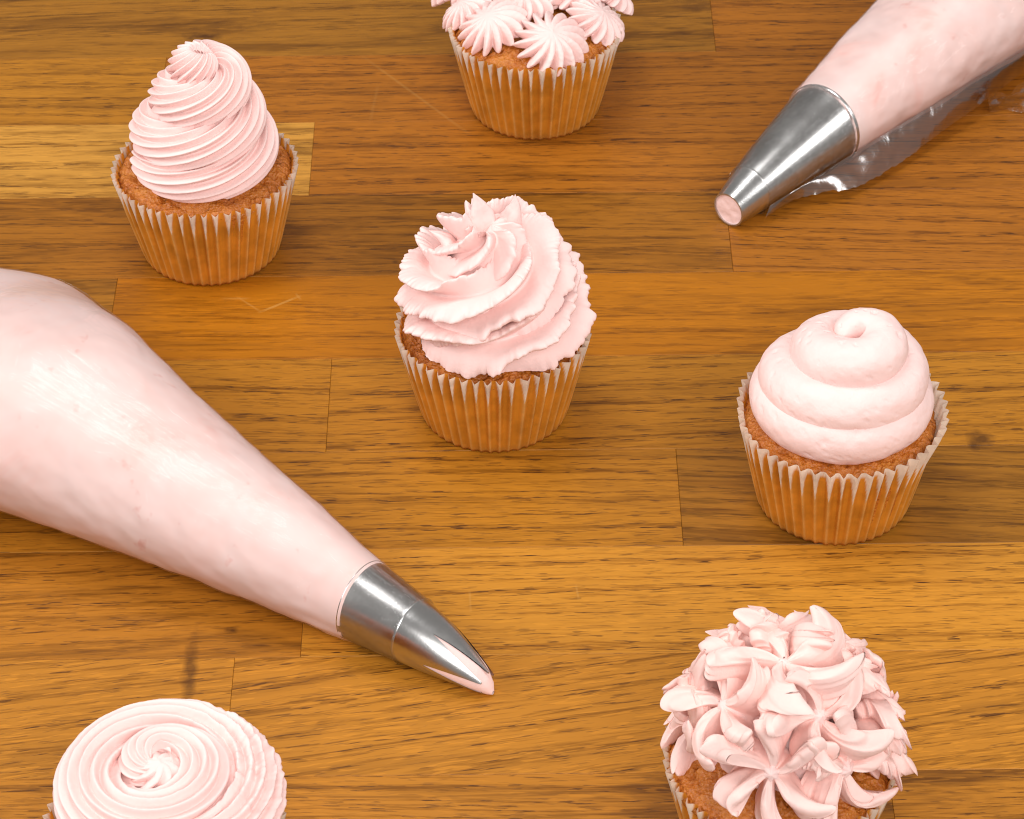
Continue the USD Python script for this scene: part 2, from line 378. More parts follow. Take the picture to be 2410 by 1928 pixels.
for (joints, looks), y1, y0 in zip(rows, row_tops, row_tops[1:] + [0.4840]):
    xs = [XL] + joints + [XR]
    for (look, deg, off), x0, x1 in zip(looks, xs[:-1], xs[1:]):
        g, c = 0.00004, 0.00014
        lo, hi = np.array([x0 + g, y0 + g]), np.array([x1 - g, y1 - g])
        ring4 = lambda a, b, z: [[a[0], a[1], z], [b[0], a[1], z], [b[0], b[1], z], [a[0], b[1], z]]
        dz = rng.uniform(-0.00006, 0.00006)
        v = np.array(ring4(lo, hi, -THICK) + ring4(lo, hi, -0.00014 + dz) + ring4(lo + c, hi - c, dz))
        f = [[3, 2, 1, 0], [8, 9, 10, 11]] + [[a + i, a + (i + 1) % 4, a + 4 + (i + 1) % 4, a + 4 + i] for a in (0, 4) for i in range(4)]
        # plain facets with their own corners
        vv, ff = v[np.array(f)].reshape(-1, 3), np.arange(len(f) * 4).reshape(-1, 4)
        ctr = np.array([(x0 + x1) / 2, (y0 + y1) / 2, 0])
        t = math.radians(deg)
        q = vv - ctr
        gr = np.stack([q[:, 0] * math.cos(t) + q[:, 1] * math.sin(t), -q[:, 0] * math.sin(t) + q[:, 1] * math.cos(t) + off, q[:, 2]], 1)
        gr += np.array([rng.uniform(-0.1, 0.1), 0, rng.uniform(0, 9)])
        key = (look, y1)
        if key not in made:
            made[key] = wood(**{**W[look], 'name': f"{W[look]['name']}_{len(made):02d}", 'marks': (y0, y1)})
        put('board', (vv, ff), made[key], top, smooth=False, attrs={'grain': gr})


# ------------------------------------------------------------------ cupcakes
R_RIM, R_BASE, H_CASE = 0.034, 0.0245, 0.0371
GREASE, RIDGE, WHITE, FOOT = np.array([0.76, 0.305, 0.028]), np.array([0.90, 0.56, 0.20]), np.array([0.94, 0.87, 0.77]), np.array([0.76, 0.38, 0.10])
CUPS = 'cupcakes on the wooden worktop'


def paper_case(parent, seed, n=48, lip=0.0, flare=(0.0, 0.0), tuck=0.0):
    r_ = np.random.default_rng(seed)
    per, nv = 14, 26
    m = n * per
    ph = (np.arange(m) + 0.5) / m * 2 * np.pi
    jit = 0.16 * np.interp(np.arange(m), np.arange(0, m + 1, per), np.r_[(jj := r_.uniform(-1, 1, n)), jj[:1]])
    p = ((np.arange(m) / per + jit) % 1.0) - 0.5                # 0 on a ridge, +-0.5 in a valley
    tri = 2 * np.clip(1 - np.abs(p) / 0.30, 0, 1) ** 0.85 - 1 - 0.25 * smoothstep(0.28, 0.5, np.abs(p))   # 1 ridge, -1 flat valley
    v = np.linspace(0, 1, nv)
    amp_pleat = 1 + 0.18 * np.interp(np.arange(m), np.arange(0, m + 1, per), np.r_[(jj := r_.uniform(-1, 1, n)), jj[:1]])
    away = 0.5 + 0.5 * np.cos(ph - flare[0])
    fl = flare[1] * away ** 3
    big = (noise(np.stack([np.cos(ph) * 2, np.sin(ph) * 2, 0 * ph + seed], 1)) - 0.5)
    V, tint = [], []
    foot = [(0.0, 0.0), (R_BASE * 0.9, 0.0)]
    for rr, z in foot:
        V.append(np.stack([rr * np.cos(ph), rr * np.sin(ph), 0 * ph + 0.0003], 1))
        tint.append(np.tile(FOOT, (m, 1)))
    for k in v:
        rad = R_BASE + (R_RIM - 0.0014 - R_BASE) * (k ** 0.92) + big * 0.0016 * k
        a = (0.00032 + 0.00056 * k ** 1.2 + 0.00016 * smoothstep(0.8, 1, k)) * amp_pleat * (1 - 0.55 * tuck * smoothstep(0.6, 1, k))
        lift = smoothstep(0.55, 1.0, k)
        rad = rad + a * tri + fl * 0.9 * lift + 0.0004 * smoothstep(0.06, 0.0, k) * -1
        z = 0.0003 + k * (H_CASE - 0.0003 + fl + big * 0.002 * lift)
        V.append(np.stack([rad * np.cos(ph), rad * np.sin(ph), z + 0 * ph], 1))
        v0 = 0.74 - lip * 0.08 - 0.25 * np.clip(fl / 0.004, 0, 1) + 0.05 * (noise(np.stack([ph * 9, 0 * ph, 0 * ph + seed], 1)) - 0.5)
        wide = 0.03 + 0.25 * (k - v0) / (1 - v0) + lip * 0.35 * smoothstep(0.9, 0.97, k) + 0.6 * np.clip(fl / 0.004, 0, 1) * smoothstep(0.7, 0.85, k)
        wh = smoothstep(0.03, -0.03, np.abs(p) - wide) * (k > v0 - 0.02)
        rd = 0.75 * np.exp(-(p / 0.10) ** 2) * (0.6 + 0.4 * k)
        blot = 0.88 + 0.24 * noise(np.stack([np.cos(ph) * 5, np.sin(ph) * 5, 0 * ph + 4 * k + seed], 1))
        c = (GREASE * blot[:, None]) * (1 - rd[:, None]) + RIDGE * rd[:, None]
        ft = smoothstep(0.12, 0.0, k) * 0.5
        c = c * (1 - ft) + FOOT * ft
        c = c * (1 - 0.92 * wh[:, None]) + WHITE * 0.92 * wh[:, None]
        tint.append(c)
    V, tint = np.array(V), np.array(tint)
    vv, ff = outward(V, grid_faces(len(V), m, wrap=True))
    return put('paper_case', (vv, ff), paper, parent, attrs={'tint': tint.reshape(-1, 3)})


def cake(parent, seed, dome=0.0045, edge=0.0346, tilt=(0.0, 0.0), bulge=0.0):
    m = 300
    ph = np.arange(m) / m * 2 * np.pi
    prof = [(0.0195, 0.0012)]
    for k in np.linspace(0.05, 0.86, 8):
        prof.append((R_BASE + (R_RIM - 0.0014 - R_BASE) * k ** 0.92 - (0.0003 + 0.0008 * k) - 0.0003, k * H_CASE))
    rt = prof[-1][0] + 0.0004 + bulge
    for s in np.linspace(0.0, 1.0, 46):
        r = rt * (1 - s)
        prof.append((r, edge + dome * (1 - (r / rt) ** 2.4) - 0.0012 * (1 - smoothstep(0, 0.05, s))))
    V = np.array([np.stack([r * np.cos(ph), r * np.sin(ph), 0 * ph + z], 1) for r, z in prof])
    topmask = smoothstep(0.027, 0.032, V[..., 2])
    d = (fbm(V * 600 + seed * 7, 4, seed) - 0.5) * 0.0024 + (fbm(V * 110 + seed, 2, seed + 5) - 0.5) * 0.0030
    pits = smoothstep(0.62, 0.75, noise(V * 700 + seed)) * -0.0009
    V[..., 2] += (d + pits) * topmask + topmask * (V[..., 0] * tilt[0] + V[..., 1] * tilt[1])
    V[..., :2] *= 1 + 0.5 * topmask[..., None] * (d[..., None] / 0.03) * (V[..., 2:3] < edge + 0.001)
    vv, ff = outward(V, grid_faces(len(V), m, wrap=True))
    return put('cake', (vv, ff), sponge, parent)


def cupcake(spot, label, seed, **k):
    c = np.array([spot[0], spot[1], H_CASE])
    path = thing('cupcake', (c[0], c[1], 0), label, 'cupcake', CUPS)
    paper_case(path, seed, **{a: b for a, b in k.items() if a in ('lip', 'flare', 'tuck')})
    cake(path, seed, **{a: b for a, b in k.items() if a in ('dome', 'edge', 'tilt', 'bulge')})
    return path


def ridge_profile(phi, n, depth, sharp=1.6):
    return 1 - depth * (1 - (0.5 + 0.5 * np.cos(n * phi)) ** (1 / sharp))


def ends(s, L, a, b):
    """Rounding at the two ends of a swirl: a, b are the lengths over which it closes."""
    e = np.ones_like(s)
    e = np.where(s < a, np.sqrt(np.clip(1 - (1 - s / a) ** 2, 0, 1)), e)
    return np.where(s > L - b, np.sqrt(np.clip(1 - ((s - (L - b)) / b) ** 2, 0, 1)), e)


def arc(C):
    return np.r_[0, np.cumsum(np.linalg.norm(np.diff(C, axis=0), axis=1))]


# 1. tall swirl of a fine closed star, upper left
p = cupcake((-0.1093, 0.8471), 'cupcake with tall finely ridged rope swirl of pink frosting, above the large piping bag', 3, tilt=(0.0, 0.0))
n_, m_ = 760, 16 * 14
t = np.linspace(0, 1, n_)
theta = np.radians(186) + t * 2 * np.pi * 3.3
a_ = PchipInterpolator([0, 0.28, 0.55, 0.80, 0.93, 1], [0.0178, 0.0168, 0.0112, 0.0072, 0.0038, 0.0])(t)
z_ = PchipInterpolator([0, 0.10, 0.30, 0.60, 0.85, 1], [0.0435, 0.0445, 0.0520, 0.0660, 0.0755, 0.0835])(t)
C = spiral(theta, a_, z_)
C[:, 0] += 0.0045 * t ** 2
s_ = arc(C)
Rm = PchipInterpolator([0, 0.08, 0.5, 0.85, 1], [0.0088, 0.0098, 0.0092, 0.0088, 0.0090])(t) * ends(s_, s_[-1], 0.004, 0.013)
phi = np.arange(m_) / m_ * 2 * np.pi
prof = ridge_profile(phi, 16, 0.28, 1.0)
wob = 1 + 0.05 * (fbm(np.stack([np.broadcast_to(s_[:, None] * 160, (n_, m_)), np.cos(phi)[None] * 2 + 0 * s_[:, None], np.sin(phi)[None] * 2 + 0 * s_[:, None]], -1), 3, 2) - 0.5)
V, F = sweep(C, Rm[:, None] * prof[None] * wob, phi, offset=np.linspace(0, -11.0, n_))
put('frosting_swirl', outward(V, F), frosting, p)


# 2. small stars, top middle
def star_drop(r, h, n=13, twist=0.35, seed=0):
    m, k = n * 12, 40
    ph = np.arange(m) / m * 2 * np.pi
    s = np.linspace(0, 1, k)
    rad = np.r_[PchipInterpolator([0, 0.12, 0.3, 0.6, 0.85, 1], [0.86, 1.0, 0.96, 0.74, 0.42, 0.0])(s)] * r
    zz = PchipInterpolator([0, 0.12, 0.3, 0.6, 0.85, 1], [0.0, 0.12, 0.36, 0.72, 0.90, 1.0])(s) * h
    dep = PchipInterpolator([0, 0.3, 0.7, 1], [0.30, 0.38, 0.34, 0.05])(s)
    R = rad[:, None] * (1 - dep[:, None] * (1 - (0.5 + 0.5 * np.cos(n * ph))[None] ** 0.72))
    R = R * (1 + 0.10 * (fbm(np.stack([np.cos(ph) * 1.7 + 0 * s[:, None], np.sin(ph) * 1.7 + 0 * s[:, None], 0 * ph + s[:, None] * 2 + seed], -1), 2, seed) - 0.5))
    an = ph[None] + twist * s[:, None]
    V = np.stack([R * np.cos(an), R * np.sin(an), zz[:, None] + 0 * R], -1)
    bump = (fbm(V * 900 + seed, 2, seed) - 0.5) * 0.0005
    V[..., 2] += bump
    return outward(V, grid_faces(k, m, wrap=True))


def on_frame(v, o, nrm, spin=0.0):
    nrm = np.asarray(nrm, float) / np.linalg.norm(nrm)
    x = np.cross([0.13, 1.0, 0.05], nrm)
    x /= np.linalg.norm(x)
    y = np.cross(nrm, x)
    c, s = math.cos(spin), math.sin(spin)
    return np.asarray(o) + v[:, :1] * (c * x + s * y) + v[:, 1:2] * (-s * x + c * y) + v[:, 2:] * nrm


p = cupcake((0.0104, 0.9376), 'cupcake covered in small piped pink frosting stars, cut off by the top edge', 5, dome=0.005)
cc = (0.0104, 0.9376)
k = 0
for px, py, r in [(1294, 84, .0130), (1164, 50, .0128), (1398, 34, .0112), (1102, 6, .0098), (1232, 6, .0120), (1340, -14, .0128), (1428, -34, .0100), (1140, -48, .0125), (1290, -62, .013), (1400, -78, .0120), (1215, -105, .0120), (1080, -60, .0105), (1330, -112, .0110)]:
    q = at(px, py, 0.043) - [cc[0], cc[1], 0]
    rr = np.hypot(q[0], q[1])
    lean = min(rr / 0.034, 1.0) * 0.8
    o = np.array([q[0], q[1], 0.0395 - 0.0030 * (rr / 0.03) ** 2])
    v, f = star_drop(r * 1.13, r * 0.68, n=15, seed=k + 1, twist=0.42)
    put('frosting_star', (on_frame(v, o, [q[0] / max(rr, 1e-5) * lean, q[1] / max(rr, 1e-5) * lean, 1], 0.3 * k), f), frosting, p)
    k += 1

# 3. ruffled swirl of a large open star, middle
p = cupcake((-0.0060, 0.7531), 'cupcake with ruffled ragged edged swirl of pink frosting, in the middle of the worktop', 8, lip=0.1)
n_, nf, per = 900, 7, 34
m_ = nf * per
t = np.linspace(0, 1, n_)
theta = np.radians(165) + t * 2 * np.pi * 2.55
a_ = PchipInterpolator([0, 0.12, 0.38, 0.65, 0.88, 1], [0.0160, 0.0188, 0.0175, 0.0112, 0.0040, 0.0])(t)
z_ = PchipInterpolator([0, 0.12, 0.40, 0.68, 0.88, 1], [0.0440, 0.0450, 0.0532, 0.0645, 0.0710, 0.0772])(t)
C = spiral(theta, a_, z_)
s_ = arc(C)
Rm = PchipInterpolator([0, 0.06, 0.4, 0.75, 0.93, 1], [0.0105, 0.0142, 0.0148, 0.0132, 0.0115, 0.0105])(t)
phi = np.arange(m_) / m_ * 2 * np.pi
c01 = 0.5 + 0.5 * np.cos(nf * phi)
fin = c01 ** 1.5
fidx = np.round(phi / (2 * np.pi / nf)).astype(int) % nf
S = np.broadcast_to(s_[:, None] * 1000, (n_, m_))
K = np.broadcast_to(fidx[None] * 7.3, (n_, m_))
rag = (fbm(np.stack([S * 0.8, K, 0 * S], -1), 4, 3) - 0.5)
lng = (noise(np.stack([S * 0.11, K, 0 * S + 5], -1)) - 0.5)
R = Rm[:, None] * (0.40 + (0.60 + 0.26 * lng) * fin[None] + 0.34 * rag * fin[None] ** 4) * ends(s_, s_[-1], 0.004, 0.007)[:, None]
wav = (noise(np.stack([S * 0.13, K, 0 * S + 11], -1)) - 0.5) * 0.55 * fin[None] + 0.20 * fin[None]
T_, N_, B_ = frames(C)
ang = phi[None] + np.linspace(0, -9.5, n_)[:, None] + wav
V = C[:, None] + R[..., None] * (np.cos(ang)[..., None] * N_[:, None] + np.sin(ang)[..., None] * B_[:, None])
V[..., 2] = np.maximum(V[..., 2], 0.0365)
put('frosting_swirl', outward(V, grid_faces(n_, m_, wrap=True)), frosting, p)

Eu = trimesh.creation.icosphere(3, 1.0)
put('frosting_core', (np.array(Eu.vertices) * [0.0175, 0.0175, 0.0215] + [0, 0, 0.0535], np.array(Eu.faces)), frosting, p)


def peak(o, tip, r, seed):
    k, m = 24, 28
    s = np.linspace(0, 1, k)
    ph = np.arange(m) / m * 2 * np.pi
    o, tip = np.array(o), np.array(tip)
    C = o + (tip - o) * s[:, None] + np.array([0.0012, 0, 0]) * np.sin(s * np.pi)[:, None]
    R = r * np.clip(1 - s ** 1.6, 0.03, 1)[:, None] * (1 + 0.35 * np.cos(2 * ph + seed)[None] + 0.25 * (noise(np.stack([np.cos(ph)[None] * 2 + 0 * s[:, None], np.sin(ph)[None] * 2 + 0 * s[:, None], s[:, None] * 6 + seed + 0 * ph], -1)) - 0.5))
    V, F = sweep(C, R, ph)
    put('frosting_peak', outward(V, F), frosting, p)


peak((-0.0035, 0.0015, 0.0730), (-0.0058, 0.003, 0.0875), 0.0042, 1)
peak((0.0045, 0.0035, 0.0730), (0.0078, 0.0035, 0.0865), 0.0036, 2)
peak((-0.0135, 0.0, 0.0690), (-0.0205, 0.0, 0.0750), 0.0030, 3)

# 4. smooth round swirl, right
p = cupcake((0.1050, 0.7054), 'cupcake with smooth plump rounded coil of pink frosting like a beehive, at the right', 13, lip=0.7, flare=(math.radians(8), 0.0024))
n_, m_ = 620, 72
t = np.linspace(0, 1, n_)
theta = np.radians(70) + t * 2 * np.pi * 3.3
a_ = PchipInterpolator([0, 0.30, 0.40, 0.62, 0.72, 0.88, 1], [0.0205, 0.0205, 0.0180, 0.0150, 0.0110, 0.0062, 0.0032])(t)
z_ = PchipInterpolator([0, 0.30, 0.42, 0.62, 0.75, 0.92, 1], [0.0430, 0.0440, 0.0505, 0.0545, 0.0625, 0.0655, 0.0662])(t)
C = spiral(theta, a_, z_)
C[:, 0] += 0.0042 * smoothstep(0.3, 0.8, t)
s_ = arc(C)
Rm = PchipInterpolator([0, 0.3, 0.6, 0.85, 1], [0.0086, 0.0090, 0.0088, 0.0082, 0.0050])(t) * ends(s_, s_[-1], 0.006, 0.006)
phi = np.arange(m_) / m_ * 2 * np.pi
V, F = sweep(C, np.tile(Rm[:, None], (1, m_)), phi)
V += fr(V - C[:, None]) * (((fbm(V * 130, 2, 4) - 0.5) * 0.0009 + (noise(V * 420, 9) - 0.5) * 0.0003 - 0.00045 * smoothstep(0.80, 0.88, noise(V * 620, 21)))[..., None])
put('frosting_swirl', outward(V, F), frosting, p)

# 5. ridged flat rosette, lower left
p = cupcake((-0.0965, 0.5330), 'cupcake with flat wide ridged rosette of pink frosting, cut off at the lower left', 21)
n_, m_ = 760, 18 * 13
t = np.linspace(0, 1, n_)
theta = np.radians(198) - t * 2 * np.pi * 1.8
a_ = PchipInterpolator([0, 0.15, 0.5, 0.8, 1], [0.0, 0.0062, 0.0162, 0.0226, 0.0236])(t)
z_ = PchipInterpolator([0, 0.15, 0.5, 0.8, 1], [0.0545, 0.0520, 0.0478, 0.0455, 0.0450])(t)
C = spiral(theta, a_, z_)
C[:, 1] += 0.002 * (1 - t)
s_ = arc(C)
Rm = PchipInterpolator([0, 0.2, 0.6, 1], [0.0080, 0.0100, 0.0112, 0.0105])(t) * ends(s_, s_[-1], 0.007, 0.006)
phi = np.arange(m_) / m_ * 2 * np.pi
prof = ridge_profile(phi, 18, 0.24, 1.1)
S = np.broadcast_to(s_[:, None], (n_, m_))
ragr = 0.05 + 0.22 * smoothstep(0.45, 0.95, np.cos(theta - 0.35)) * smoothstep(0.35, 0.6, t)
wob = 1 + ragr[:, None] * (fbm(np.stack([S * 420, np.cos(phi)[None] * 2 + 0 * S, np.sin(phi)[None] * 2 + 0 * S], -1), 3, 6) - 0.5)
V, F = sweep(C, Rm[:, None] * prof[None] * wob, phi, offset=np.linspace(0, 3.0, n_))
V[..., 2] = np.maximum(V[..., 2], 0.036)
put('frosting_swirl', outward(V, F), frosting, p)


v, f = star_drop(0.0090, 0.0100, n=9, twist=1.6, seed=77)
put('frosting_peak', (v + np.array([0.0005, 0.001, 0.0492]), f), frosting, p)


# 6. petal flowers, lower right
def ruffle_flower(L, H, nf, seed):
    """One squeeze of a deep open star: nf thin lobes that join softly at the middle; returns a grid per lobe."""
    r_ = np.random.default_rng(seed)
    ns, per = 64, 41
    s = np.linspace(0, 1, ns)[:, None]
    x = np.linspace(-0.5, 0.5, per)[None]
    knots = [0, 0.14, 0.36, 0.56, 0.68, 0.82, 0.93, 1]
    rc = PchipInterpolator(knots, [0.30, 0.76, 0.96, 1.04, 1.03, 0.66, 0.28, 0.0])(s)
    zc = PchipInterpolator(knots, [-0.12, 0.02, 0.38, 0.78, 1.02, 0.95, 0.74, 0.66])(s)
    rv = PchipInterpolator(knots, [0.26, 0.30, 0.27, 0.25, 0.22, 0.15, 0.08, 0.0])(s)
    zv = PchipInterpolator(knots, [-0.12, 0.0, 0.18, 0.36, 0.46, 0.58, 0.64, 0.66])(s)
    fin = (0.5 + 0.5 * np.cos(2 * np.pi * x))
    out = []
    for k in range(nf):
        q = lambda f, d: noise(np.stack([s * f + 0 * x, 0 * s + 0 * x + k * 5.3, 0 * s + 0 * x + seed * 1.7 + d], -1)) - 0.5
        size, bend, tw, cup = r_.uniform(0.86, 1.14), r_.uniform(-0.1, 0.5), r_.uniform(0.5, 1.25), r_.uniform(-0.7, 0.7)
        f1, f2 = np.tanh(2.4 * fin ** 3.2) / np.tanh(2.4), fin ** 4
        R = L * (rv + (rc * size - rv) * f1 + (0.22 * q(30, 1) + 0.30 * q(8, 2)) * f2 * smoothstep(0.06, 0.2, s) * smoothstep(1.0, 0.85, s))
        Z = H * (zv + (zc * (1 + 0.20 * q(9, 3) + 0.12 * q(24, 4) * smoothstep(0.45, 0.6, s)) - zv) * fin ** 1.2)
        rr, zz = R / L, Z / H
        an = (k + x) / nf * 2 * np.pi + r_.uniform(-0.16, 0.16) * f1 + (1 - (1 - fin) ** 3) * (bend * rr ** 1.6 * 0.40 + tw * zz * rr * 0.55 + cup * np.sin(rr * 3.4) * 0.32 * zz) + 0.55 * q(5, 6) * f1
        out.append(np.stack([R * np.cos(an), R * np.sin(an), Z], -1))
    return out, grid_faces(ns, per)


p = cupcake((0.0742, 0.5560), 'cupcake heaped with pink frosting flowers of broad ragged petals, at the lower right corner', 34, dome=0.009, edge=0.0345, bulge=0.0012)
cc = (0.0742, 0.5560)
base = np.array([cc[0], cc[1], 0.0])
ctr = np.array([0, 0, 0.038])
AX = np.array([0.0235, 0.0235, 0.030])
core_ph, core_th = np.meshgrid(np.arange(48) / 48 * 2 * np.pi, np.linspace(0, np.pi, 24))
E0 = np.stack([np.sin(core_th) * np.cos(core_ph), np.sin(core_th) * np.sin(core_ph), np.cos(core_th)], -1)
V = ctr + E0 * (AX - 0.004) * (1 + 0.12 * (fbm(E0 * 3, 2, 3) - 0.5))[..., None]
put('frosting_mound', outward(V, grid_faces(24, 48, wrap=True)), frosting, p)


def onto_mound(px, py):
    d = fwd + (px - PW / 2) / FPX * right - (py - PH / 2) / FPX * up
    o = (eye - base - ctr) / AX
    e = d / AX
    A, B, Cq = e @ e, 2 * o @ e, o @ o - 1
    D = B * B - 4 * A * Cq
    if D < 0:
        tt = -B / (2 * A)
        q = o + e * tt
        q /= np.linalg.norm(q)
    else:
        q = o + e * ((-B - math.sqrt(D)) / (2 * A))
    return ctr + q * AX, fr(q / AX)


flowers = [  # crop pixel, petals, length, height, lean, spin
    (1060, 640, 5, .0180, .0135, .55, 0.4), (700, 890, 5, .0160, .0130, .55, 1.0), (1270, 960, 5, .0165, .0125, .5, 2.0), (985, 1310, 6, .0180, .0120, .45, 0.2),
    (1440, 1290, 5, .0165, .0115, .5, 0.9), (620, 560, 6, .0160, .0125, .5, 0.3), (870, 250, 5, .0160, .0125, .5, 1.3), (1220, 330, 5, .0165, .0125, .5, 0.6),
    (1660, 570, 7, .0165, .0115, .45, 1.9), (1690, 960, 5, .0165, .0115, .5, 0.1), (1960, 830, 5, .0160, .0110, .5, 2.4), (1960, 1120, 5, .0145, .0100, .5, 0.4), (360, 720, 5, .0125, .0115, .5, 1.5),
    (470, 1040, 5, .0118, .0105, .5, 0.8), (1010, 60, 5, .014, .0115, .5, 0.5), (480, 320, 5, .014, .0115, .5, 0.0), (1500, 320, 5, .014, .0115, .5, 0.7)]
for i, (fx, fy, npet, L, H, lean, spin) in enumerate(flowers):
    o, nrm = onto_mound(1500 + .3247 * fx, 1380 + .3247 * fy)
    o = o - nrm * 0.0035 + np.array([0.0022 * max(0, fx - 1500) / 400, 0, 0])
    v, f = star_drop(0.0046, 0.0094, n=6, seed=50 + i)
    fp = put('frosting_flower', (on_frame(v, o, nrm), f), frosting, p)
    lobes, f = ruffle_flower(L, H, npet, 100 + i)
    for V in lobes:
        v = V.reshape(-1, 3)
        put('petal', (on_frame(v, o, nrm, spin), f), frosting_fold_bounce, fp)


# ------------------------------------------------------------------ piping bags
def bag_sections(x0, y0, angle, ts, rs, flats, lens=0.0):
    A = np.array([math.cos(angle), math.sin(angle), 0])
    S = np.array([-A[1], A[0], 0])
    rf, ff = PchipInterpolator(ts, rs), PchipInterpolator(ts, flats)
    org = np.array([x0, y0, 0.0])

    def ring(t, ph, grow=0.0, rr=None):
        """Points at distance t from the tip and angle ph (0 = one side, pi/2 = top)."""
        r = rf(t) if rr is None else rr
        k = ff(t)
        w = (r + grow)
        cz = r * k + 0.0003
        q = lens * smoothstep(0.155, 0.215, np.asarray(t))
        sn = np.sin(ph)
        sn = np.sign(sn) * np.abs(sn) ** (1 + q)
        return org + A * np.asarray(t)[..., None] + (w * np.cos(ph))[..., None] * S + (cz + (r * k + grow) * sn)[..., None] * np.array([0, 0, 1.0])
    return ring, rf, A, S, org


def piping_bag(spec, label, tb, film_from, t_end, star, seed):
    ring, rf, A, S, org = bag_sections(*spec)
    path = thing('piping_bag', org, label, 'piping bag', 'filled piping bags on the worktop')
    loc = lambda V: V.reshape(-1, 3) - org
    m = 160
    ph = np.arange(m) / m * 2 * np.pi
    # metal nozzle: outside, rolled rim, a little of the inside
    ts_n = np.linspace(0.0 if not star else 0.0006, tb, 60)
    ts_n = np.sort(np.r_[ts_n, film_from + np.array([-0.0004, -0.00025, -0.0001, 0.0001, 0.00025, 0.0004])])
    T, P = np.meshgrid(ts_n, ph, indexing='ij')
    if star:
        t1 = 0.0185
        nt = 5
        q = ((P - 0.62) / (2 * np.pi) * nt + 0.5) % 1 - 0.5
        half = np.where(T < t1, 0.5 * np.clip((T / t1), 0.0, 1) ** 0.58, 0.5)
        qq = np.clip(q, -half, half)
        P = P + (qq - q) / nt * 2 * np.pi
        outer = ring(T, P, 0.00013 * np.exp(-((T - film_from) / 0.0002) ** 2))
        inner = ring(T, P, -0.0005)
    else:
        outer, inner = ring(T, P, 0.00013 * np.exp(-((T - film_from) / 0.0002) ** 2)), ring(T, P, -0.0006)
    outer[..., :] += A * 0
    rimT = tb + np.array([0.0, 0.0004, 0.0009, 0.0013, 0.0013, 0.0008]) * (0.25 if star else 1.0)
    rimG = np.array([0.0, 0.0005, 0.0007, 0.0004, -0.0002, -0.0006]) * (0.15 if star else 0.6)
    rim = np.array([ring(np.full(m, a), ph, g, rr=float(rf(tb))) for a, g in zip(rimT, rimG)])
    skin = inner[::-1]
    V = np.concatenate([skin, outer, rim])
    vv, ff_ = outward(loc(V), grid_faces(len(V), m, wrap=True))
    if star:                                                     # the slits between the teeth stay open
        tooth = np.round((ph - 0.62) / (2 * np.pi) * nt).astype(int) % nt
        row, col = np.meshgrid(np.arange(len(V) - 1), np.arange(m), indexing='ij')
        rowt = np.r_[ts_n[::-1], ts_n, np.full(len(rim), tb)]
        keep = ~((tooth[col] != tooth[(col + 1) % m]) & (np.maximum(rowt[row], rowt[row + 1]) < t1))
        ff_ = ff_[keep.ravel()]
    put('nozzle', (vv, ff_), steel, path, smooth=40)
    # frosting standing in the nozzle's mouth
    k = 26
    if star:
        tt = np.linspace(0.026, -0.0016, k)
        sc = np.where(tt > 0.004, 1, np.sqrt(np.clip(1 - ((0.004 - tt) / 0.0057) ** 2, 0.0, 1)))
        T, P = np.meshgrid(tt, ph, indexing='ij')
        V = ring(T, P, 0.0, rr=(np.maximum(rf(np.maximum(T, 0)) - 0.0003, 0.0035) * sc[:, None]))
        V[..., 2] += (1 - sc[:, None]) * 0.0
        cz = rf(0.0) + 0.0003
    else:
        tt = np.r_[np.full(10, 0.0006), np.linspace(0.0006, 0.012, k - 10)]
        rad = np.r_[np.linspace(0, 0.93, 10), np.full(k - 10, 0.945)]
        V = np.array([ring(np.full(m, a), ph, (b - 1) * float(rf(0.0)), rr=float(rf(0.0))) for a, b in zip(tt, rad)])
        V += A * ((fbm(V * 300, 2, 5) - 0.5) * 0.0008 * (np.arange(k) < 10)[:, None])[..., None]
    put('frosting_plug', outward(loc(V), grid_faces(len(V), m, wrap=True)), frosting, path)
    # what fills the bag
    n = 150
    tt = np.linspace(tb - 0.001, t_end, n)
    T, P = np.meshgrid(tt, ph, indexing='ij')
    close = np.sqrt(np.clip(1 - np.clip((tt - (t_end - 0.01)) / 0.0101, 0, 1) ** 2, 0, 1))
    Q = ring(T, P, 0.0, rr=rf(T) * close[:, None])
    nearz = smoothstep(tb, tb + 0.012, T)
    lump = (fbm(Q * 55 + seed, 3, seed) - 0.5) * 0.0016 * nearz + (fbm(Q * 190 + seed, 2, seed + 3) - 0.5) * 0.0007 * nearz
    pleat = 0.0010 * np.sin(P * 9 + 2 * np.sin(P * 2)) * np.exp(-((T - tb - 0.006) / 0.007) ** 2) * smoothstep(-0.2, -0.9, np.sin(P - 0.2))
    C0 = ring(T, 0 * P, 0.0, rr=rf(T) * 1e-6) + np.array([0, 0, 1]) * 0
    dirn = fr(Q - (org + A * T[..., None] + np.array([0, 0, 1.0]) * (rf(T) * 0.9)[..., None]))
    Q = Q + dirn * (lump + pleat)[..., None]
    Q[..., 2] = np.maximum(Q[..., 2], 0.0006)
    vv, ff_ = outward(loc(Q), grid_faces(n, m, wrap=True))
    put('frosting_fill', (vv, ff_), bag_fill, path)
    # clear film over the filling and most of the nozzle
    tf = np.linspace(film_from, tb - 0.001, 24)
    T2, P2 = np.meshgrid(tf, ph, indexing='ij')
    Ff = ring(T2, P2, 0.00035)
    Q2 = Q + dirn * (0.0004 + 0.0012 * smoothstep(0.17, 0.21, T))[..., None]
    ringb = ring(*np.meshgrid(np.array([tb, tb + 0.0008]), ph, indexing='ij'), 0.0006 if star else 0.0011, rr=float(rf(tb)))
    lip = ring(*np.meshgrid(np.array([film_from - 0.0004, film_from - 0.0003]), ph, indexing='ij'), 0.00075)
    V = np.concatenate([lip, Ff, ringb, Q2[6:]])
    V[..., 2] = np.maximum(V[..., 2], 0.0002)
    vv, ff_ = outward(loc(V), grid_faces(len(V), m, wrap=True))
    along = vv @ A
